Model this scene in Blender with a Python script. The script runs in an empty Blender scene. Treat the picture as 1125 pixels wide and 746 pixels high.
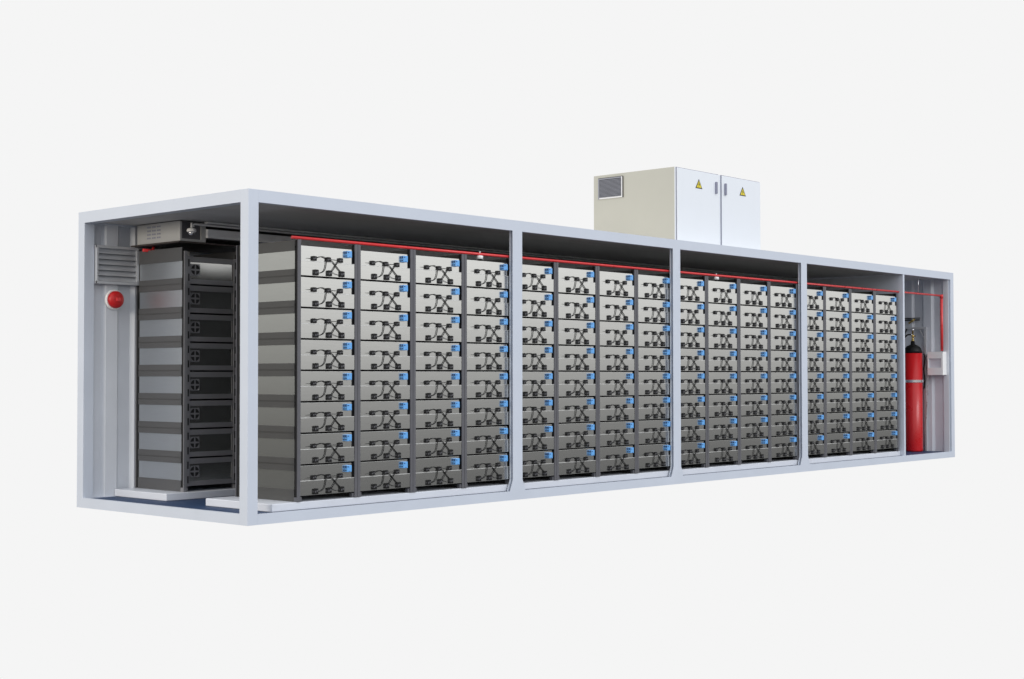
import bpy, bmesh, math, random
from mathutils import Vector, Matrix
random.seed(4)
S = bpy.context.scene
COL = S.collection
PI = math.pi

# ------------------------------------------------------------------ materials
def mat(name, color, rough=0.5, metal=0.0, var=0.04, scale=6.0, bump=0.0, rvar=0.06, stretch=(1, 1, 1), spec=0.5, coat=0.0):
    m = bpy.data.materials.new(name)
    m.use_nodes = True
    nt = m.node_tree
    b = nt.nodes['Principled BSDF']
    b.inputs['Roughness'].default_value = rough
    b.inputs['Metallic'].default_value = metal
    b.inputs['Specular IOR Level'].default_value = spec
    b.inputs['Coat Weight'].default_value = coat
    tc = nt.nodes.new('ShaderNodeTexCoord')
    mp = nt.nodes.new('ShaderNodeMapping')
    mp.inputs['Scale'].default_value = stretch
    nt.links.new(tc.outputs['Object'], mp.inputs['Vector'])
    nz = nt.nodes.new('ShaderNodeTexNoise')
    nz.inputs['Scale'].default_value = scale
    nz.inputs['Detail'].default_value = 5
    nt.links.new(mp.outputs['Vector'], nz.inputs['Vector'])
    mr = nt.nodes.new('ShaderNodeMapRange')
    mr.inputs['From Min'].default_value = 0.3
    mr.inputs['From Max'].default_value = 0.7
    mr.inputs['To Min'].default_value = 1 - var
    mr.inputs['To Max'].default_value = 1 + var
    nt.links.new(nz.outputs['Fac'], mr.inputs['Value'])
    mx = nt.nodes.new('ShaderNodeVectorMath')
    mx.operation = 'SCALE'
    mx.inputs[0].default_value = color[:3]
    nt.links.new(mr.outputs['Result'], mx.inputs['Scale'])
    nt.links.new(mx.outputs['Vector'], b.inputs['Base Color'])
    m2 = nt.nodes.new('ShaderNodeMapRange')
    m2.inputs['From Min'].default_value = 0.3
    m2.inputs['From Max'].default_value = 0.7
    m2.inputs['To Min'].default_value = max(0.02, rough - rvar)
    m2.inputs['To Max'].default_value = min(1, rough + rvar)
    nt.links.new(nz.outputs['Fac'], m2.inputs['Value'])
    nt.links.new(m2.outputs['Result'], b.inputs['Roughness'])
    if bump:
        bp = nt.nodes.new('ShaderNodeBump')
        bp.inputs['Strength'].default_value = bump
        bp.inputs['Distance'].default_value = 0.002
        nt.links.new(nz.outputs['Fac'], bp.inputs['Height'])
        nt.links.new(bp.outputs['Normal'], b.inputs['Normal'])
    return m

def satin_metal(name, color, rough, diffuse=0.05, var=0.02):
    """rolled sheet metal: a soft satin reflection with little haze, plus a trace of matt oxide"""
    m = bpy.data.materials.new(name); m.use_nodes = True
    nt = m.node_tree; nt.nodes.clear()
    out = nt.nodes.new('ShaderNodeOutputMaterial')
    gl = nt.nodes.new('ShaderNodeBsdfAnisotropic'); gl.distribution = 'BECKMANN'
    df = nt.nodes.new('ShaderNodeBsdfDiffuse'); mx = nt.nodes.new('ShaderNodeMixShader')
    mx.inputs[0].default_value = diffuse
    tc = nt.nodes.new('ShaderNodeTexCoord'); mp = nt.nodes.new('ShaderNodeMapping'); mp.inputs['Scale'].default_value = (1, 1, 14)
    nz = nt.nodes.new('ShaderNodeTexNoise'); nz.inputs['Scale'].default_value = 5; nz.inputs['Detail'].default_value = 6
    oi = nt.nodes.new('ShaderNodeObjectInfo'); ad = nt.nodes.new('ShaderNodeVectorMath'); ad.operation = 'ADD'
    cb = nt.nodes.new('ShaderNodeCombineXYZ'); ml = nt.nodes.new('ShaderNodeMath'); ml.operation = 'MULTIPLY'; ml.inputs[1].default_value = 40
    L = nt.links.new
    L(oi.outputs['Random'], ml.inputs[0]); L(ml.outputs[0], cb.inputs['X']); L(ml.outputs[0], cb.inputs['Z'])
    L(tc.outputs['Object'], mp.inputs['Vector']); L(mp.outputs['Vector'], ad.inputs[0]); L(cb.outputs[0], ad.inputs[1]); L(ad.outputs[0], nz.inputs['Vector'])
    mr = nt.nodes.new('ShaderNodeMapRange'); mr.inputs['From Min'].default_value = 0.3; mr.inputs['From Max'].default_value = 0.7
    mr.inputs['To Min'].default_value = 1 - var; mr.inputs['To Max'].default_value = 1 + var
    sc = nt.nodes.new('ShaderNodeVectorMath'); sc.operation = 'SCALE'; sc.inputs[0].default_value = color
    L(nz.outputs['Fac'], mr.inputs['Value']); L(mr.outputs['Result'], sc.inputs['Scale'])
    L(sc.outputs[0], gl.inputs['Color']); L(sc.outputs[0], df.inputs['Color'])
    gl.inputs['Roughness'].default_value = rough
    L(df.outputs[0], mx.inputs[1 + 1]); L(gl.outputs[0], mx.inputs[1]); L(mx.outputs[0], out.inputs['Surface'])
    return m

M = {}
M['frame'] = mat('frame_paint', (0.60, 0.65, 0.745), 0.42, 0, 0.015, 3, 0.03)
M['floor'] = mat('blue_floor', (0.013, 0.042, 0.115), 0.6, 0, 0.10, 20, 0.1)
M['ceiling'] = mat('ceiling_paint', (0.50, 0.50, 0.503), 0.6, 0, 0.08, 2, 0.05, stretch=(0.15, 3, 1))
M['wall'] = mat('wall_paint', (0.65, 0.68, 0.74), 0.45, 0, 0.03, 3, 0.05)
M['wall_steel'] = mat('louver_steel', (0.58, 0.60, 0.64), 0.38, 0.35, 0.03, 5)
M['plinth'] = mat('plinth_paint', (0.66, 0.69, 0.76), 0.38, 0, 0.02, 4, 0.02)
M['steel'] = satin_metal('brushed_steel', (0.725, 0.73, 0.715), 0.245, 0.03)
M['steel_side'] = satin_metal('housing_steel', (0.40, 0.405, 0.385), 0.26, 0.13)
M['steel_rear'] = satin_metal('rear_housing_steel', (0.50, 0.52, 0.54), 0.40, 0.14)
M['rear_rail'] = mat('rear_rail_paint', (0.085, 0.086, 0.09), 0.42, 0.1, 0.03, 6)
M['rear_frame'] = mat('rear_frame_paint', (0.20, 0.20, 0.215), 0.45, 0.1, 0.04, 9)
M['edge_highlight'] = mat('painted_edge_highlight', (0.85, 0.85, 0.85), 0.35, 0.5, 0.02, 9)
M['dark_steel'] = mat('dark_steel', (0.16, 0.16, 0.165), 0.38, 0.85, 0.05, 9, 0.02)
M['upright'] = mat('upright_paint', (0.115, 0.115, 0.13), 0.45, 0.1, 0.05, 9, 0.02)
M['rail'] = mat('rail_paint', (0.060, 0.060, 0.059), 0.42, 0.1, 0.03, 6)
M['black'] = mat('black_gap', (0.006, 0.006, 0.007), 0.8, 0, 0.05, 9)
M['rubber'] = mat('black_plastic', (0.006, 0.006, 0.0065), 0.5, 0, 0.1, 40, spec=0.25)
M['plug_mark'] = mat('grey_contact', (0.10, 0.10, 0.11), 0.4, 0.3, 0.1, 40)
M['blue'] = mat('blue_plastic', (0.15, 0.44, 0.90), 0.35, 0, 0.05, 20)
M['blue_dark'] = mat('dark_blue_plastic', (0.02, 0.07, 0.22), 0.4, 0, 0.05, 20)
M['red_pipe'] = mat('red_pipe_paint', (0.70, 0.04, 0.045), 0.3, 0, 0.05, 10)
M['red'] = mat('red_enamel', (0.56, 0.010, 0.014), 0.3, 0, 0.02, 4)
M['red_glass'] = mat('red_lens', (0.52, 0.008, 0.01), 0.42, 0, 0.05, 6)
M['chrome'] = mat('polished_steel', (0.8, 0.8, 0.82), 0.18, 0.95, 0.03, 10)
M['white'] = mat('white_plastic', (0.88, 0.88, 0.89), 0.35, 0, 0.02, 8)
M['duct'] = mat('duct_sheet', (0.86, 0.87, 0.89), 0.42, 0.0, 0.04, 5, 0.03)
M['duct_light'] = mat('duct_housing', (0.43, 0.435, 0.44), 0.45, 0, 0.02, 5)
M['tray'] = mat('tray_brown', (0.045, 0.036, 0.034), 0.5, 0, 0.06, 5)
M['brass'] = mat('brass', (0.62, 0.45, 0.16), 0.28, 0.95, 0.06, 30)
M['bracket'] = mat('zinc_bracket', (0.55, 0.56, 0.59), 0.42, 0.2, 0.04, 20)
M['beige'] = mat('beige_sheet', (0.56, 0.555, 0.492), 0.45, 0, 0.015, 3, 0.02)
M['door'] = mat('pale_door_paint', (0.83, 0.87, 0.93), 0.40, 0, 0.010, 3, 0.02)
M['handle'] = mat('grey_handle', (0.26, 0.27, 0.36), 0.35, 0.3, 0.05, 20)
M['yellow'] = mat('sign_yellow', (0.80, 0.66, 0.03), 0.45, 0, 0.02, 20)
M['ink'] = mat('sign_ink', (0.02, 0.02, 0.02), 0.5, 0, 0.02, 20)
M['vent_blade'] = mat('vent_blade', (0.33, 0.34, 0.39), 0.4, 0.2, 0.05, 12)
M['silver_hose'] = mat('silver_hose', (0.55, 0.56, 0.58), 0.3, 0.8, 0.05, 30)

# ------------------------------------------------------------------ mesh helpers
class MB:
    def __init__(self, *mats):
        self.bm = bmesh.new()
        self.mats = list(mats)

    def box(self, x0, x1, y0, y1, z0, z1, mi=0, bev=0.0):
        vs = [self.bm.verts.new(c) for c in ((x0, y0, z0), (x1, y0, z0), (x1, y1, z0), (x0, y1, z0),
                                             (x0, y0, z1), (x1, y0, z1), (x1, y1, z1), (x0, y1, z1))]
        fs = []
        for q in ((0, 3, 2, 1), (4, 5, 6, 7), (0, 1, 5, 4), (1, 2, 6, 5), (2, 3, 7, 6), (3, 0, 4, 7)):
            f = self.bm.faces.new([vs[i] for i in q]); f.material_index = mi; fs.append(f)
        if bev:
            es = list({e for f in fs for e in f.edges})
            r = bmesh.ops.bevel(self.bm, geom=es, offset=bev, segments=2, affect='EDGES', profile=0.5)
            for f in r['faces']: f.material_index = mi
        return self

    def prism(self, pts, axis, a0, a1, mi=0):
        """pts: 2D outline in the two axes other than `axis`, extruded from a0 to a1"""
        def P(u, v, a):
            return (a, u, v) if axis == 0 else ((u, a, v) if axis == 1 else (u, v, a))
        A = [self.bm.verts.new(P(u, v, a0)) for u, v in pts]
        B = [self.bm.verts.new(P(u, v, a1)) for u, v in pts]
        n = len(pts)
        fs = [self.bm.faces.new(A), self.bm.faces.new(B[::-1])]
        for i in range(n):
            fs.append(self.bm.faces.new((A[i], B[i], B[(i + 1) % n], A[(i + 1) % n])))
        for f in fs: f.material_index = mi
        return self

    def tube(self, pts, r, mi=0, seg=8, smooth=True):
        pts = [Vector(p) for p in pts]
        rings = []
        up = None
        for i, p in enumerate(pts):
            t = (pts[min(i + 1, len(pts) - 1)] - pts[max(i - 1, 0)]).normalized()
            if up is None:
                up = t.orthogonal().normalized()
            else:
                up = (up - t * up.dot(t)).normalized()
            s = t.cross(up)
            rr = r[i] if isinstance(r, (list, tuple)) else r
            rings.append([self.bm.verts.new(p + (up * math.cos(2 * PI * k / seg) + s * math.sin(2 * PI * k / seg)) * rr) for k in range(seg)])
        for a, b in zip(rings, rings[1:]):
            for k in range(seg):
                f = self.bm.faces.new((a[k], a[(k + 1) % seg], b[(k + 1) % seg], b[k])); f.material_index = mi; f.smooth = smooth
        for rg in (rings[0], rings[-1][::-1]):
            f = self.bm.faces.new(rg); f.material_index = mi
        return self

    def lathe(self, prof, c, axis=2, seg=32, mi=0):
        """prof: (radius, height) list; revolved about `axis` through c"""
        c = Vector(c); rings = []
        for r, h in prof:
            ring = []
            for k in range(seg):
                a = 2 * PI * k / seg
                u, v = r * math.cos(a), r * math.sin(a)
                d = (u, v, h) if axis == 2 else ((u, h, v) if axis == 1 else (h, u, v))
                ring.append(self.bm.verts.new(c + Vector(d)))
            rings.append(ring)
        for (p0, a), (p1, b) in zip(zip(prof, rings), zip(prof[1:], rings[1:])):
            flat = abs(p0[1] - p1[1]) < 1e-6 or abs(p0[0] - p1[0]) > 6 * abs(p0[1] - p1[1])
            for k in range(seg):
                f = self.bm.faces.new((a[k], a[(k + 1) % seg], b[(k + 1) % seg], b[k])); f.material_index = mi; f.smooth = not flat
        for rg in (rings[0], rings[-1]):
            f = self.bm.faces.new(rg); f.material_index = mi
        return self

    def mesh(self, name):
        bmesh.ops.recalc_face_normals(self.bm, faces=self.bm.faces)
        me = bpy.data.meshes.new(name)
        self.bm.to_mesh(me); self.bm.free()
        for m in self.mats: me.materials.append(m)
        return me

def part(name, me, parent=None, loc=(0, 0, 0)):
    if isinstance(me, MB): me = me.mesh(name)
    o = bpy.data.objects.new(name, me)
    COL.objects.link(o)
    o.location = loc
    if parent: o.parent = parent
    return o

def tag(o, label, cat, group=None):
    o['label'] = label; o['category'] = cat
    if group: o['group'] = group
    return o

def thing(name, label, cat, loc=(0, 0, 0), group=None):
    o = bpy.data.objects.new(name, None); COL.objects.link(o)
    o.empty_display_size = 0.1; o.location = loc
    return tag(o, label, cat, group)

def copy_tree(o, parent=None):
    c = o.copy(); COL.objects.link(c); c.parent = parent
    for ch in o.children: copy_tree(ch, c)
    return c

# ------------------------------------------------------------------ container
L, W, H = 13.82, 2.70, 2.90
PW, TB, BB = 0.11, 0.11, 0.092
BV = 0.0012
cont = thing('battery_container', 'long pale grey steel container with open front and left end, holding racks of battery modules', 'container')
for x0 in (0, L - PW):
    for y0 in (0, W - PW):
        part('corner_post', MB(M['frame']).box(x0, x0 + PW, y0, y0 + PW, 0, H, bev=BV), cont)
for y0 in (0, W - PW):
    part('top_beam', MB(M['frame']).box(PW, L - PW, y0 + (0.0), y0 + (PW if y0 else 0.06), H - TB, H), cont)
    part('bottom_beam', MB(M['frame']).box(PW, L - PW, y0, y0 + (PW if y0 else 0.03), 0, BB), cont)
for x0 in (0, L - PW):
    part('top_beam', MB(M['frame']).box(x0, x0 + PW, PW, W - PW, H - TB, H), cont)
    part('bottom_beam', MB(M['frame']).box(x0 if x0 == 0 else L - 0.03, x0 + 0.03 if x0 == 0 else L, PW, W - PW, 0, BB + 0.004), cont)

def flared(xc, hw, fl, z0, z1):
    return [(xc - hw - fl, z0), (xc + hw + fl, z0), (xc + hw + fl * 0.9, z0 + 0.02), (xc + hw, z0 + 0.115), (xc + hw, z1), (xc - hw, z1), (xc - hw, z0 + 0.115), (xc - hw - fl * 0.9, z0 + 0.02)]
for xc in (3.481, 6.324, 9.256):
    b = MB(M['frame'])
    b.prism(flared(xc, 0.0745, 0.044, BB, H - TB), 1, 0.0, 0.005)
    b.prism(flared(xc, 0.012, 0.040, BB, H - TB - 0.001), 1, 0.0051, 0.030)
    b.prism(flared(xc, 0.0745, 0.044, BB + 0.001, H - TB - 0.001), 1, 0.0301, 0.046)
    part('middle_post', b, cont)

part('roof_panel', MB(M['ceiling']).box(0.112, L - 0.112, 0.062, W - 0.112, H - 0.095, H - 0.02), cont)
part('floor_panel', MB(M['floor']).box(0.031, L - 0.031, 0.031, W - 0.112, 0.02, BB - 0.004), cont)

def corrugated(axis, a_from, a_to, base, d, z0, z1, start, period=0.33, back=0.012):
    """trapezoid-profile sheet; axis 0: runs along x at y=base; axis 1: runs along y at x=base"""
    top = []
    k = math.floor((a_from - start) / period)
    seq = []
    while start + k * period < a_to + period:
        s = start + k * period
        seq += [(s, 0), (s + 0.13, 0), (s + 0.165, d), (s + period - 0.035, d)]
        k += 1
    pts = []
    def at(a):
        for (p, q) in zip(seq, seq[1:]):
            if p[0] <= a <= q[0]:
                t = (a - p[0]) / (q[0] - p[0]); return p[1] + t * (q[1] - p[1])
        return 0
    pts = [(a_from, at(a_from))] + [s for s in seq if a_from < s[0] < a_to] + [(a_to, at(a_to))]
    b = MB(M['wall'])
    out = pts + [(a, h + back) for a, h in reversed(pts)]
    if axis == 0: poly = [(a, base + h) for a, h in out]
    else: poly = [(base + h, a) for a, h in out]
    b.prism(poly, 2, z0, z1)
    return b
part('rear_wall', corrugated(0, 0.112, L - 0.112, 2.610, 0.036, BB - 0.003, H - 0.097, 0.258), cont)
part('end_wall', corrugated(1, 0.012, W - 0.112, 13.655, 0.036, BB - 0.003, H - 0.097, 0.30), cont)
part('partition_wall', MB(M['frame']).box(12.112, 12.160, 0.003, 2.60, BB, H - TB - 0.002), cont)

# louver set into the rear wall by the open end
lv = part('wall_louver', MB(M['wall_steel']).box(0.118, 0.60, 2.555, 2.575, 2.20, 2.225).box(0.118, 0.60, 2.555, 2.575, 2.555, 2.58)
          .box(0.575, 0.60, 2.554, 2.609, 2.201, 2.579).box(0.118, 0.135, 2.554, 2.609, 2.201, 2.579).box(0.118, 0.60, 2.606, 2.6095, 2.2, 2.58), cont)
for k in range(6):
    z = 2.228 + k * 0.0545
    part('slat', MB(M['wall_steel']).prism([(2.560, z), (2.590, z + 0.052), (2.602, z + 0.056), (2.602, z + 0.052), (2.570, z)], 0, 0.136, 0.574), lv)

# ------------------------------------------------------------------ plinths
for name, y0, y1, lab in (('plinth', 0.062, 1.03, 'long white plinth on the blue floor under the front row of racks'),
                          ('plinth', 1.715, 2.603, 'white plinth on the blue floor under the rear rack, behind the aisle')):
    b = MB(M['plinth'])
    b.box(0.315 if y0 < 1 else 0.36, 12.108, y0, y1, BB - 0.002, 0.160, bev=0.007)
    tag(part(name, b), lab, 'plinth')

# ------------------------------------------------------------------ racks
PITCH, X0, YF = 0.7156, 0.594, 0.055
ZB, TIER = 0.161, 0.282
Z1 = 0.212
def tz(k): return Z1 + TIER * k          # lower edge of the module of tier k (0 = bottom)

def rack_meshes(w, depth, slots):
    R = {}
    for nm, sx in (('l', 0), ('r', 1)):
        for fr in (0, 1):
            b = MB(M['rear_frame'] if slots else M['upright'], M['black'])
            x0 = 0.002 if sx == 0 else w - 0.036
            x1 = 0.036 if sx == 0 else w - 0.002
            ya, yb = (0.0, 0.010) if fr == 0 else (depth - 0.010, depth)
            b.box(x0, x1, ya, yb, 0, 2.345, 0)
            wa, wb = (0.0102, 0.048) if fr == 0 else (depth - 0.048, depth - 0.0102)
            xi0, xi1 = (x0 + 0.010, x1 - 0.003) if sx == 0 else (x0 + 0.003, x1 - 0.010)
            b.box(xi0, xi1, wa, wb, 0.001, 2.344, 1)
            # foot
            f0, f1 = (x0, x1 + 0.022) if sx == 0 else (x0 - 0.022, x1)
            if fr == 0: b.box(f0, f1, 0.0104, 0.05, 0.0005, 0.04, 0)
            if slots and fr == 0:
                s0, s1 = (x1 + 0.0005, x1 + 0.038) if sx == 0 else (x0 - 0.038, x0 - 0.0005)
                b.box(s0, s1, 0.006, 0.016, 0.05, 2.30, 0)
                m0, m1 = s0 + 0.012, s0 + 0.026
                for k in range(16):
                    b.box(m0, m1, 0.004, 0.0058, 0.08 + k * 0.141, 0.15 + k * 0.141, 1)
            R['upright_' + nm + str(fr)] = b.mesh('upright')
    for kind in ('mid', 'top', 'low'):
        lo = -0.051 if kind == 'low' else -0.058
        hi = 0.058 if kind != 'top' else (0.075 if slots else 0.035)
        if kind == 'mid':          # folded lip and dark groove along the joint
            pr = [(.0115, lo), (.004, lo), (.004, -.0065), (.001, -.0055), (.001, -.0035), (.0095, -.003), (.0095, .003), (.004, .0035), (.004, hi), (.0115, hi)]
        else:
            pr = [(.0115, lo), (.004, lo), (.004, hi), (.0115, hi)]
        R['rail_' + kind + '0'] = MB(M['rear_rail'] if slots else M['rail']).prism(pr, 1, 0.050, depth - 0.050).mesh('side_rail')
        R['rail_' + kind + '1'] = MB(M['rear_rail'] if slots else M['rail']).prism([(w - x, z) for x, z in pr], 1, 0.050, depth - 0.050).mesh('side_rail')
    return R

def build_rack(R, w, root):
    part('upright', R['upright_l0'], root); part('upright', R['upright_r0'], root)
    part('upright', R['upright_l1'], root); part('upright', R['upright_r1'], root)
    for k in range(9):
        kind = 'low' if k == 0 else ('top' if k == 8 else 'mid')
        for sd in '01': part('side_rail', R['rail_' + kind + sd], root, (0, 0, tz(k) - ZB))

BAY = ['first', 'second', 'third', 'fourth']
CPOS = ['leftmost', 'second', 'third', 'rightmost']
ROW = ['bottom', 'seventh', 'sixth', 'fifth', 'fourth', 'third', 'second', 'top']
front_x = [X0 + PITCH * i for i in range(16)]
RF = rack_meshes(PITCH, 0.90, False)
rack0 = thing('battery_rack', 'x', 'rack', (front_x[0], YF, ZB), 'racks along the open front')
build_rack(RF, PITCH, rack0)
racks = [rack0] + [copy_tree(rack0) for _ in range(15)]
for i, r in enumerate(racks):
    r.location = (front_x[i], YF, ZB)
    r['label'] = 'dark grey upright rack, %s of the four racks in the %s bay from the left' % (CPOS[i % 4], BAY[i // 4])

# ------------------------------------------------------------------ front modules
MW = 0.640       # width of the visible face
MH = 0.267
def module_meshes():
    D = {}
    b = MB(M['steel_side'], M['black'])
    o = -0.037
    # body between the uprights and behind them, narrower at the neck
    b.box(o + 0.014, o + PITCH - 0.014, 0.056, 0.84, 0.002, MH - 0.001)
    b.box(0.004, MW - 0.004, 0.020, 0.0558, 0.003, MH - 0.002, 1)
    D['housing'] = b.mesh('housing')
    b = MB(M['steel'], M['edge_highlight'])
    b.box(0.0, MW, 0.0, 0.018, 0.0, 0.130, 0, bev=0.0015)
    b.box(0.0, MW, -0.0006, 0.004, 0.1302, 0.1330, 1)  # highlight along the step, painted as a brighter strip
    D['lower_panel'] = b.mesh('lower_panel')
    b = MB(M['steel'])
    b.box(0.0, MW - 0.031, 0.0045, 0.0185, 0.1332, MH, 0, bev=0.0015)
    D['upper_panel'] = b.mesh('upper_panel')
    def conn(w, d, h, y):
        b = MB(M['rubber'], M['plug_mark'])
        b.box(0, w, y - d, y, 0, h, 0, bev=0.003)
        b.box(w * .18, w * .45, y - d - 0.0015, y - d + 0.002, h * .30, h * .62, 1)
        b.box(w * .55, w * .85, y - d - 0.0015, y - d + 0.002, h * .42, h * .72, 1)
        b.box(-0.0015, 0.002, y - d * .75, y - d * .3, h * .35, h * .65, 1)
        b.box(w * .25, w * .75, y - d * .8, y - d * .2, h - .001, h + .002, 0)
        return b.mesh('connector')
    D['conn_up'] = conn(0.053, 0.016, 0.040, 0.0047)
    D['conn_lo'] = conn(0.053, 0.017, 0.051, 0.0002)
    D['xy'] = [(0.126, 0.138, 'u'), (0.294, 0.138, 'u'), (0.440, 0.138, 'u'), (0.144, 0.006, 'l'), (0.302, 0.006, 'l'), (0.454, 0.006, 'l')]
    def bez(p0, p1, p2, p3, n=12):
        out = []
        for i in range(n + 1):
            t = i / n; s = 1 - t
            out.append(tuple(s**3 * a + 3 * s * s * t * b_ + 3 * s * t * t * c + t**3 * d for a, b_, c, d in zip(p0, p1, p2, p3)))
        return out
    yc = -0.0055
    D['cables'] = []
    rad = 0.0042
    # upper left connector arching over to the middle one
    D['cables'].append(MB(M['rubber']).tube(bez((0.170, yc, 0.158), (0.22, yc - .003, 0.185), (0.265, yc - .003, 0.186), (0.296, yc, 0.160)), rad * .9).mesh('cable'))
    # from the middle connector down in a J to the lower left one
    D['cables'].append(MB(M['rubber']).tube(bez((0.296, yc - .003, 0.165), (0.284, yc - .003, 0.06), (0.275, yc - .003, 0.032), (0.188, yc - .003, 0.026), 14), rad * .9).mesh('cable'))
    # the two that cross
    D['cables'].append(MB(M['rubber']).tube(bez((0.340, yc, 0.152), (0.375, yc - .003, 0.146), (0.42, yc - .004, 0.08), (0.478, yc - .003, 0.044)), rad).mesh('cable'))
    D['cables'].append(MB(M['rubber']).tube(bez((0.446, yc, 0.150), (0.415, yc - .003, 0.135), (0.39, yc - .005, 0.08), (0.345, yc - .004, 0.04)), rad).mesh('cable'))
    # thin link between the upper middle and right ones, shade streak on the left modelled as a tapered tube
    D['cables'].append(MB(M['rubber']).tube(bez((0.340, yc + .006, 0.160), (0.375, yc, 0.158), (0.41, yc, 0.160), (0.446, yc + .006, 0.156)), rad * .55).mesh('cable'))
    D['cables'].append(MB(M['rubber']).tube([(0.060, 0.004, 0.155), (0.09, -0.001, 0.156), (0.128, -0.006, 0.157)], [0.0012, 0.002, 0.0035]).mesh('cable'))
    # faint shade curve between the two lower right connectors, put in as a thin tube
    D['cables'].append(MB(M['rubber']).tube(bez((0.348, yc, 0.060), (0.375, yc - .004, 0.030), (0.42, yc - .01, 0.020), (0.458, yc - .003, 0.024)), rad * .5).mesh('cable'))
    b = MB(M['blue'], M['blue_dark'])
    b.box(0.528, 0.584, -0.030, 0.0062, 0.188, 0.250, 0, bev=0.004)
    b.box(0.5265, 0.530, -0.020, 0.0, 0.224, 0.244, 1)
    b.box(0.5265, 0.530, -0.020, 0.0, 0.198, 0.208, 1)
    b.box(0.531, 0.548, -0.0318, -0.028, 0.231, 0.239, 1)
    b.box(0.548, 0.566, -0.0318, -0.028, 0.194, 0.197, 1)
    D['plug'] = b.mesh('blue_plug')
    return D
D = module_meshes()
mod0 = thing('battery_module', 'x', 'battery module', (0, 0, 0), 'battery modules in the front racks')
part('housing', D['housing'], mod0)
part('lower_panel', D['lower_panel'], mod0)
part('upper_panel', D['upper_panel'], mod0)
for x, z, k in D['xy']:
    part('connector', D['conn_up'] if k == 'u' else D['conn_lo'], mod0, (x, 0, z))
for c in D['cables']: part('cable', c, mod0)
part('blue_plug', D['plug'], mod0)
first = True
for i in range(16):
    for k in range(8):
        m = mod0 if first else copy_tree(mod0)
        first = False
        m.location = (front_x[i] + 0.037, YF + 0.003 + random.uniform(-.001, .001), tz(k) + 0.001)
        m['label'] = 'steel battery module, %s row%s, %s rack of the %s bay from the left' % (ROW[k], '' if k in (0, 7) else ' from top', CPOS[i % 4], BAY[i // 4])

# ------------------------------------------------------------------ rear racks and their fan-cooled modules
WR = 0.672
YR = 1.765
RR = rack_meshes(WR, 0.83, True)
rear0 = thing('battery_rack', 'dark rear rack behind the aisle, near the red alarm sounder, fans on its modules', 'rack', (0.590, YR, ZB), 'racks along the rear wall')
build_rack(RR, WR, rear0)
def rear_module():
    t = thing('fan_module', 'x', 'battery module', (0, 0, 0), 'fan cooled modules in the rear rack')
    part('housing', MB(M['steel_rear']).box(0.014, WR - 0.014, 0.056, 0.79, 0.002, MH - 0.001), t)
    b = MB(M['steel'], M['rear_frame'])
    b.box(0.075, WR - 0.075, 0.024, 0.055, 0.001, MH)
    b.box(0.075, WR - 0.075, 0.012, 0.0238, 0.0012, 0.048, 1)
    b.box(0.075, WR - 0.075, 0.012, 0.0238, MH - 0.052, MH - 0.0002, 1)
    part('face_panel', b, t)
    fx, fz, r = 0.140, 0.140, 0.050
    b = MB(M['rear_frame'], M['black'], M['chrome'])
    b.box(fx - .056, fx + .056, 0.016, 0.0238, fz - .056, fz + .056, 0)
    for q in range(4):
        a0 = q * PI / 2 + 0.16; a1 = (q + 1) * PI / 2 - 0.16
        arc = [(fx + r * math.cos(a0 + (a1 - a0) * j / 6), fz + r * math.sin(a0 + (a1 - a0) * j / 6)) for j in range(7)]
        arc += [(fx + .014 * math.cos((a0 + a1) / 2), fz + .014 * math.sin((a0 + a1) / 2))]
        b.prism(arc, 1, 0.0140, 0.0162, 1)
    for sx in (-1, 1):
        for sz in (-1, 1):
            b.lathe([(0.0045, -0.002), (0.0045, 0.002)], (fx + sx * .05, 0.015, fz + sz * .05), 1, 8, 2)
    part('cooling_fan', b, t)
    return t
fm0 = rear_module()
for k in range(8):
    m = fm0 if k == 0 else copy_tree(fm0)
    m.location = (0.590, YR, tz(k) + 0.001)
    m['label'] = 'dark module with round fan in the rear rack, %s row%s' % (ROW[k], '' if k in (0, 7) else ' from top')

# ------------------------------------------------------------------ overhead: air unit, duct, tray, rail, conduit, pipes
ac = thing('air_unit', 'pale grey boxed air unit under the ceiling above the rear rack', 'air unit', (0.55, 1.80, 2.603))
b = MB(M['duct_light'], M['handle'])
b.box(0, 0.30, 0.006, 0.715, 0, 0.195, 0, bev=0.004)
for cy in range(3):
    for cz in range(4):
        for h in range(2):
            y = 0.31 + cy * 0.085 + h * 0.034; z = 0.045 + cz * 0.036
            b.box(-0.0008, 0.003, y, y + 0.024, z, z + 0.016, 1)
part('housing', b, ac)
b = MB(M['duct_light'])
b.box(0, 0.02, -0.02, 0.005, 0, 0.19).box(0.245, 0.30, -0.02, 0.005, 0, 0.19).box(0.0205, 0.2445, -0.02, 0.005, 0, 0.022)
part('intake_frame', b, ac)
part('intake_panel', MB(M['upright']).box(0.021, 0.244, -0.006, 0.0055, 0.0225, 0.189), ac)
tag(part('air_duct', MB(M['duct']).box(0.852, 12.108, 1.75, 2.55, 2.648, 2.735, bev=0.004)), 'long grey air duct under the ceiling, above the aisle side of the rear rack', 'duct')
tag(part('overhead_tray', MB(M['tray']).box(0.53, 12.108, 1.775, 2.60, 2.586, 2.600)), 'dark brown tray beneath the air unit and the duct', 'tray')
tag(part('cable_rail', MB(M['duct']).box(0.80, 12.108, 1.685, 1.735, 2.782, 2.800, bev=0.003)), 'thin grey cable rail running along the dark ceiling', 'cable rail')
cd = part('conduit', MB(M['white']).tube([(0.645, 1.70, 2.735), (0.645, 1.70, 2.752), (0.652, 1.70, 2.762), (0.668, 1.70, 2.764), (12.108, 1.70, 2.764)], 0.010, seg=10))
tag(cd, 'thin shiny conduit running from the white detector along the ceiling rail', 'conduit')
dt = thing('ceiling_detector', 'small white round detector hanging in front of the air unit', 'detector', (0.625, 1.70, 2.72))
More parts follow.
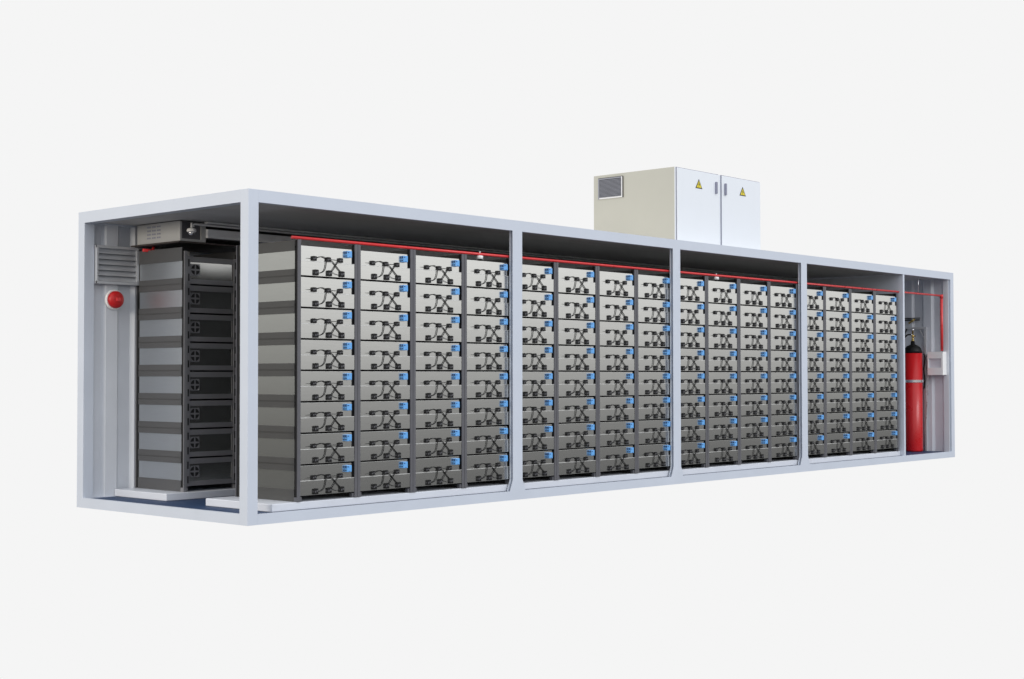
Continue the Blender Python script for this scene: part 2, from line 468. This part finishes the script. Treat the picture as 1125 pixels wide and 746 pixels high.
part('stem', MB(M['white']).lathe([(0.010, 0.0), (0.010, 0.055)], (0, 0, 0), 2, 16), dt)
part('cap', MB(M['white']).lathe([(0.044, -0.034), (0.047, -0.020), (0.042, -0.004), (0.014, 0.006)], (0, 0, 0), 2, 24), dt)
part('sensor_head', MB(M['chrome']).lathe([(0.004, -0.070), (0.020, -0.066), (0.032, -0.052), (0.037, -0.0345)], (0, 0, 0), 2, 24), dt)

rp = thing('red_pipe', 'long red fire pipe running over the front racks to the right end', 'pipe', (0.54, 0.075, 2.522))
part('pipe_run', MB(M['red_pipe']).tube([(0, 0, 0), (4, 0, 0.003), (8, 0, 0.006), (12.995, 0, 0.010)], 0.0140, seg=14), rp)
part('drop_pipe', MB(M['red_pipe']).tube([(13.01, 0, 0.022), (13.01, 0, -0.45), (13.01, 0, -0.855)], 0.0225, seg=14)
     .lathe([(0.027, -0.03), (0.027, 0.028)], (13.01, 0, 0), 2, 14), rp)
part('hanger', MB(M['chrome']).tube([(12.22, 0, 0.02), (12.22, 0, 0.28)], 0.005, 0, 8), rp)
for x in (2.985, 7.268):
    n = part('nozzle', MB(M['white'], M['rubber']).lathe([(0.010, -0.03), (0.010, -0.012)], (x - .54, -0.004, 0), 2, 12)
         .lathe([(0.033, -0.050), (0.034, -0.020), (0.026, -0.014)], (x - .54, -0.004, 0), 2, 18)
         .lathe([(0.018, -0.064), (0.024, -0.0525)], (x - .54, -0.004, 0), 2, 18, 1)
         .lathe([(0.008, 0.012), (0.008, 0.028)], (x - .54, -0.004, 0), 2, 10), rp)
tag(part('red_pipe', MB(M['red_pipe']).tube([(0.545, 2.40, 2.545), (0.64, 2.40, 2.545), (0.66, 2.40, 2.550), (0.668, 2.40, 2.585)], 0.016, seg=12)), 'short red pipe end peeping out between the brown tray and the rear rack top', 'pipe')

# ------------------------------------------------------------------ alarm on the rear wall
al = thing('alarm_sounder', 'round red alarm sounder on a white base below the wall louver', 'alarm', (0.336, 2.606, 2.047))
part('base', MB(M['white']).lathe([(0.100, 0.0), (0.102, -0.022), (0.096, -0.034)], (0, 0, 0), 1, 40), al)
part('dome', MB(M['red_glass'], M['plug_mark']).lathe([(0.086, -0.0345), (0.084, -0.062), (0.070, -0.078), (0.045, -0.088), (0.02, -0.092), (0.002, -0.093)], (0, 0, 0), 1, 40), al)
part('lamp', MB(M['red_pipe']).box(-0.022, 0.022, -0.102, -0.086, -0.018, 0.018, bev=0.004), al)

# ------------------------------------------------------------------ fire suppression corner
cy = thing('gas_cylinder', 'tall red gas cylinder with black shoulder standing behind the partition', 'gas cylinder', (13.40, 0.49, BB - 0.003))
R_ = 0.143
part('body', MB(M['red']).lathe([(R_ - .02, 0.001), (R_ - .004, 0.008), (R_, 0.024), (R_, 1.545)], (0, 0, 0), 2, 48), cy)
part('shoulder', MB(M['rubber']).lathe([(R_ + .0008, 1.5455), (R_ - .004, 1.585), (R_ - .018, 1.620), (R_ - .045, 1.652), (R_ - .085, 1.673), (0.036, 1.683), (0.030, 1.735)], (0, 0, 0), 2, 48), cy)
vb = part('valve', MB(M['brass'], M['rubber'], M['chrome']).lathe([(0.024, 1.7355), (0.024, 1.755), (0.016, 1.757), (0.016, 1.80), (0.022, 1.802), (0.022, 1.83), (0.013, 1.832), (0.013, 1.90)], (0, 0, 0), 2, 16)
     .tube([(0.014, 0, 1.815), (0.06, -0.01, 1.815)], 0.011, 0, 10).tube([(-0.014, 0, 1.84), (-0.05, 0.0, 1.84)], 0.009, 2, 10)
     .lathe([(0.020, 1.9005), (0.024, 1.915), (0.020, 1.93)], (0, 0, 0), 2, 16, 2), cy)
part('hose', MB(M['rubber']).tube([(-0.045, 0.0, 1.842), (-0.06, 0.06, 1.835), (-0.02, 0.12, 1.80), (0.05, 0.16, 1.86), (0.16, 0.18, 1.93)], 0.012, 0, 10), cy)
bk = thing('cylinder_bracket', 'grey metal wall frame with a silver strap holding the red cylinder', 'bracket', (13.654, 0, BB - 0.003))
part('cross_bar', MB(M['bracket']).box(-0.040, -0.002, 0.365, 0.80, 1.925, 1.965, bev=0.003), bk)
part('post', MB(M['bracket']).box(-0.040, -0.002, 0.370, 0.410, 0.0, 1.9245, bev=0.003), bk)
part('post', MB(M['bracket']).box(-0.040, -0.002, 0.735, 0.775, 0.0, 1.9245, bev=0.003), bk)
part('brace', MB(M['bracket']).prism([(0.411, 1.80), (0.411, 1.77), (0.50, 1.92), (0.47, 1.92)], 0, -0.03, -0.012), bk)
b = MB(M['chrome'])
n = 40
outer = [(R_ + 0.006, a * 2 * PI / n) for a in range(n)]
for a in range(n):
    a0, a1 = a * 2 * PI / n, (a + 1) * 2 * PI / n
    c0, s0, c1, s1 = math.cos(a0), math.sin(a0), math.cos(a1), math.sin(a1)
    ra, rb = R_ + 0.001, R_ + 0.006
    b.prism([(ra * c0, ra * s0), (rb * c0, rb * s0), (rb * c1, rb * s1), (ra * c1, ra * s1)], 2, 1.085, 1.125)
bmesh.ops.remove_doubles(b.bm, verts=b.bm.verts, dist=1e-5)
b.box(R_ + .006, R_ + .06, -0.02, 0.02, 1.086, 1.124)
b.box(0.02, 0.045, -R_ - 0.016, -R_ - 0.0005, 1.088, 1.122)
part('strap', b, bk, (13.40 - 13.654, 0.49, 0))
gr = thing('gauge_rail', 'dark bar with a brass valve on the end wall above the cylinder', 'valve rail', (13.654, 0.5, 2.15))
part('bar', MB(M['rubber']).box(-0.035, -0.002, -0.01, 0.30, 0.008, 0.026, bev=0.002).box(-0.03, -0.002, -0.02, 0.30, 0.040, 0.052, bev=0.002), gr)
part('brass_valve', MB(M['brass']).tube([(-0.045, 0.16, -0.035), (-0.045, 0.10, 0.0), (-0.045, 0.06, 0.03)], 0.014, 0, 10).lathe([(0.02, -0.012), (0.02, 0.012)], (-0.045, 0.10, 0.0), 0, 12), gr)
tag(part('silver_hose', MB(M['silver_hose']).tube([(13.60, 0.345, 1.62), (13.60, 0.335, 1.3), (13.59, 0.345, 0.9), (13.58, 0.37, 0.45), (13.57, 0.39, BB + 0.004)], 0.009, 0, 8)), 'thin silver hose hanging from the control box side down to the floor', 'hose')
tag(part('black_hose', MB(M['rubber']).tube([(13.60, 0.40, 1.62), (13.57, 0.37, 1.56), (13.585, 0.40, 1.38), (13.57, 0.375, 1.22), (13.60, 0.40, 1.08)], 0.012, 0, 8)), 'short black hose curling beside the red cylinder', 'hose')
wb = thing('control_box', 'white wall box with recessed window below the red pipe on the end wall', 'control box', (13.654, 0, 1.29))
b = MB(M['white'])
x0, x1 = -0.14, -0.002
b.box(x0 + 0.030, x1, 0.046, 0.300, 0, 0.365, bev=0.003)
b.box(x0, x0 + 0.0298, 0.046, 0.075, 0, 0.365).box(x0, x0 + 0.0298, 0.285, 0.300, 0, 0.365)
b.box(x0, x0 + 0.0298, 0.0752, 0.2848, 0, 0.115).box(x0, x0 + 0.0298, 0.0752, 0.2848, 0.260, 0.365)
part('casing', b, wb)
part('window', MB(M['wall']).box(x0 + 0.026, x0 + 0.0299, 0.0754, 0.2846, 0.1152, 0.2598), wb)

# ------------------------------------------------------------------ cabinet on the roof
CX, CY, CZ = 6.736, 0.30, H
CW, CD, CH = 1.913, 1.286, 0.950
cab = thing('electrical_cabinet', 'beige and white two-door electrical cabinet standing on the container roof', 'cabinet', (CX, CY, CZ))
part('body', MB(M['beige'], M['door']).box(0, CW, 0.020, CD, 0, CH, bev=0.004), cab)
part('front_frame', MB(M['door']).box(0.0, CW, 0.004, 0.0198, 0.0, CH - 0.004), cab)
def door(x0, x1, hx, tx):
    d = part('door', MB(M['door']).box(x0, x1, -0.014, 0.0005, 0.012, CH - 0.012, bev=0.003), cab)
    part('seam', MB(M['handle']).box(x0 - 0.009, x0 - 0.0005, -0.004, 0.0036, 0.012, CH - 0.012).box(x0 - 0.009, x1, -0.004, 0.0036, CH - 0.0115, CH - 0.005), d)
    part('handle', MB(M['handle']).prism([(hx - .017, .70), (hx - .012, .692), (hx + .012, .692), (hx + .017, .70), (hx + .017, .83), (hx + .012, .842), (hx - .012, .842), (hx - .017, .83)], 1, -0.034, -0.0142), d)
    h = 0.118
    z0 = 0.722
    s = part('warning_sign', MB(M['ink']).prism([(tx - .074, z0), (tx + .074, z0), (tx, z0 + h)], 1, -0.0165, -0.0142), d)
    part('yellow_field', MB(M['yellow']).prism([(tx - .054, z0 + .011), (tx + .054, z0 + .011), (tx, z0 + h - .022)], 1, -0.0185, -0.0166), s)
    bolt = [(tx + .006, z0 + .080), (tx - .016, z0 + .046), (tx - .002, z0 + .046), (tx - .010, z0 + .018), (tx + .018, z0 + .054), (tx + .003, z0 + .054)]
    part('bolt_symbol', MB(M['ink']).prism(bolt, 1, -0.020, -0.0186), s)
    return d
door(0.014, 0.925, 0.852, 0.475)
door(0.993, 1.900, 1.062, 1.472)
vg = part('vent_grille', MB(M['white'], M['ink'], M['vent_blade']).box(-0.012, 0.0, 0.815, 0.832, 0.642, 0.905).box(-0.012, 0.0, 1.188, 1.205, 0.642, 0.905, 2)
          .box(-0.012, 0.0, 0.8322, 1.1878, 0.642, 0.658).box(-0.012, 0.0, 0.8322, 1.1878, 0.889, 0.905, 2)
          .box(-0.0125, 0.0, 0.805, 0.8148, 0.640, 0.907, 1).box(-0.0125, 0.0, 0.8148, 1.205, 0.9055, 0.911, 1).box(-0.002, 0.0, 0.833, 1.187, 0.659, 0.888, 1), cab)
for k in range(14):
    z = 0.662 + k * 0.0160
    part('slat', MB(M['vent_blade']).prism([(-0.011, z), (-0.0025, z + 0.010), (-0.0025, z + 0.0125), (-0.011, z + 0.0045)], 1, 0.8356, 1.1870), vg)

# ------------------------------------------------------------------ camera
p = [-7.637, -9.9097, 1.2779, .8389, .0257, -.0013, 1574.27]
yaw, pitch, roll = p[3:6]
f = Vector((math.sin(yaw) * math.cos(pitch), math.cos(yaw) * math.cos(pitch), math.sin(pitch)))
r = Vector((math.cos(yaw), -math.sin(yaw), 0)); u = r.cross(f)
r2 = r * math.cos(roll) + u * math.sin(roll); u2 = -r * math.sin(roll) + u * math.cos(roll)
mw = Matrix(((r2.x, u2.x, -f.x, p[0]), (r2.y, u2.y, -f.y, p[1]), (r2.z, u2.z, -f.z, p[2]), (0, 0, 0, 1)))
cam = bpy.data.cameras.new('camera'); cam.lens = 36 * p[6] / 1125; cam.sensor_width = 36; cam.clip_end = 500
co = bpy.data.objects.new('camera', cam); COL.objects.link(co); co.matrix_world = mw
S.camera = co

# ------------------------------------------------------------------ light: plain white surround, darkened low on the camera's side to grade the metal reflections
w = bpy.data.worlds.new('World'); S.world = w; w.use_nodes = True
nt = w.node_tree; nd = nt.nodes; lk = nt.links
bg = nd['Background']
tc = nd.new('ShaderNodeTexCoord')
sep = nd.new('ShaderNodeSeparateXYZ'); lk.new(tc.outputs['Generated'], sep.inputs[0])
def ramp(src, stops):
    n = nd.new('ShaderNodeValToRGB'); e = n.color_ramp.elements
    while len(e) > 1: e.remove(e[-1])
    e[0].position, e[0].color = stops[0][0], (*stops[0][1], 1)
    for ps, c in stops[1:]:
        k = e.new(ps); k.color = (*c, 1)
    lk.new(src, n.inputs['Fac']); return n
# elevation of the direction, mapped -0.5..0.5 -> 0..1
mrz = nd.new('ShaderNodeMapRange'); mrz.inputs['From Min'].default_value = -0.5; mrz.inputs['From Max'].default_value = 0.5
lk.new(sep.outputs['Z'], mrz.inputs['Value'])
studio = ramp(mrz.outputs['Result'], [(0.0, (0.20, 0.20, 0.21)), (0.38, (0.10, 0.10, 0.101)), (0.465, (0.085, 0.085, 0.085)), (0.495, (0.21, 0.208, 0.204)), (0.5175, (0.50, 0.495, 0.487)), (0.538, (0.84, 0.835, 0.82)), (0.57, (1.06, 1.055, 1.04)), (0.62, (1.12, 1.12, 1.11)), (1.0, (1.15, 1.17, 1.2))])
# the plain white sweep the product is seen against
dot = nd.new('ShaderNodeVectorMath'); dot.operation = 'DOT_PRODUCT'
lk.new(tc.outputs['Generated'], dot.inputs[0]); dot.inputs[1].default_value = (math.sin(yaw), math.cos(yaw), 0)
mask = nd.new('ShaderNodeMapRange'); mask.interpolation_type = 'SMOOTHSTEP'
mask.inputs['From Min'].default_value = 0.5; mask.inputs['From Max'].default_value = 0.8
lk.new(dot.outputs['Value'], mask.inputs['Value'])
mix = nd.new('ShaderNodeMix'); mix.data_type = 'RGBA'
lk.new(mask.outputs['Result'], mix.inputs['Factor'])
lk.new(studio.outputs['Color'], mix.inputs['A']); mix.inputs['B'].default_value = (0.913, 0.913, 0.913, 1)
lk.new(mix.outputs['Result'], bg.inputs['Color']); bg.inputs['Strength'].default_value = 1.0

def area(name, loc, target, size, power, color):
    l = bpy.data.lights.new(name, 'AREA'); l.shape = 'RECTANGLE'; l.size, l.size_y = size; l.energy = power; l.color = color
    o = bpy.data.objects.new(name, l); COL.objects.link(o); o.location = loc
    o.rotation_euler = (Vector(target) - Vector(loc)).to_track_quat('-Z', 'Y').to_euler()
    return o
area('added_fill_end', (-15, 0.5, 4.0), (0, 1.3, 1.3), (5, 4), 1000, (1.0, 0.90, 0.74))  # unseen lamp added to warm and brighten the open end
area('added_fill_front', (9, -40, 17), (6, 0, 1.5), (22, 12), 5600, (0.96, 0.98, 1.0))  # unseen lamp added to brighten the long front and cabinet doors

S.view_settings.view_transform = 'Standard'; S.view_settings.look = 'None'
S.view_settings.exposure = 0; S.view_settings.gamma = 1; S.view_settings.use_curve_mapping = False
S.render.film_transparent = False
S.cycles.max_bounces = 10
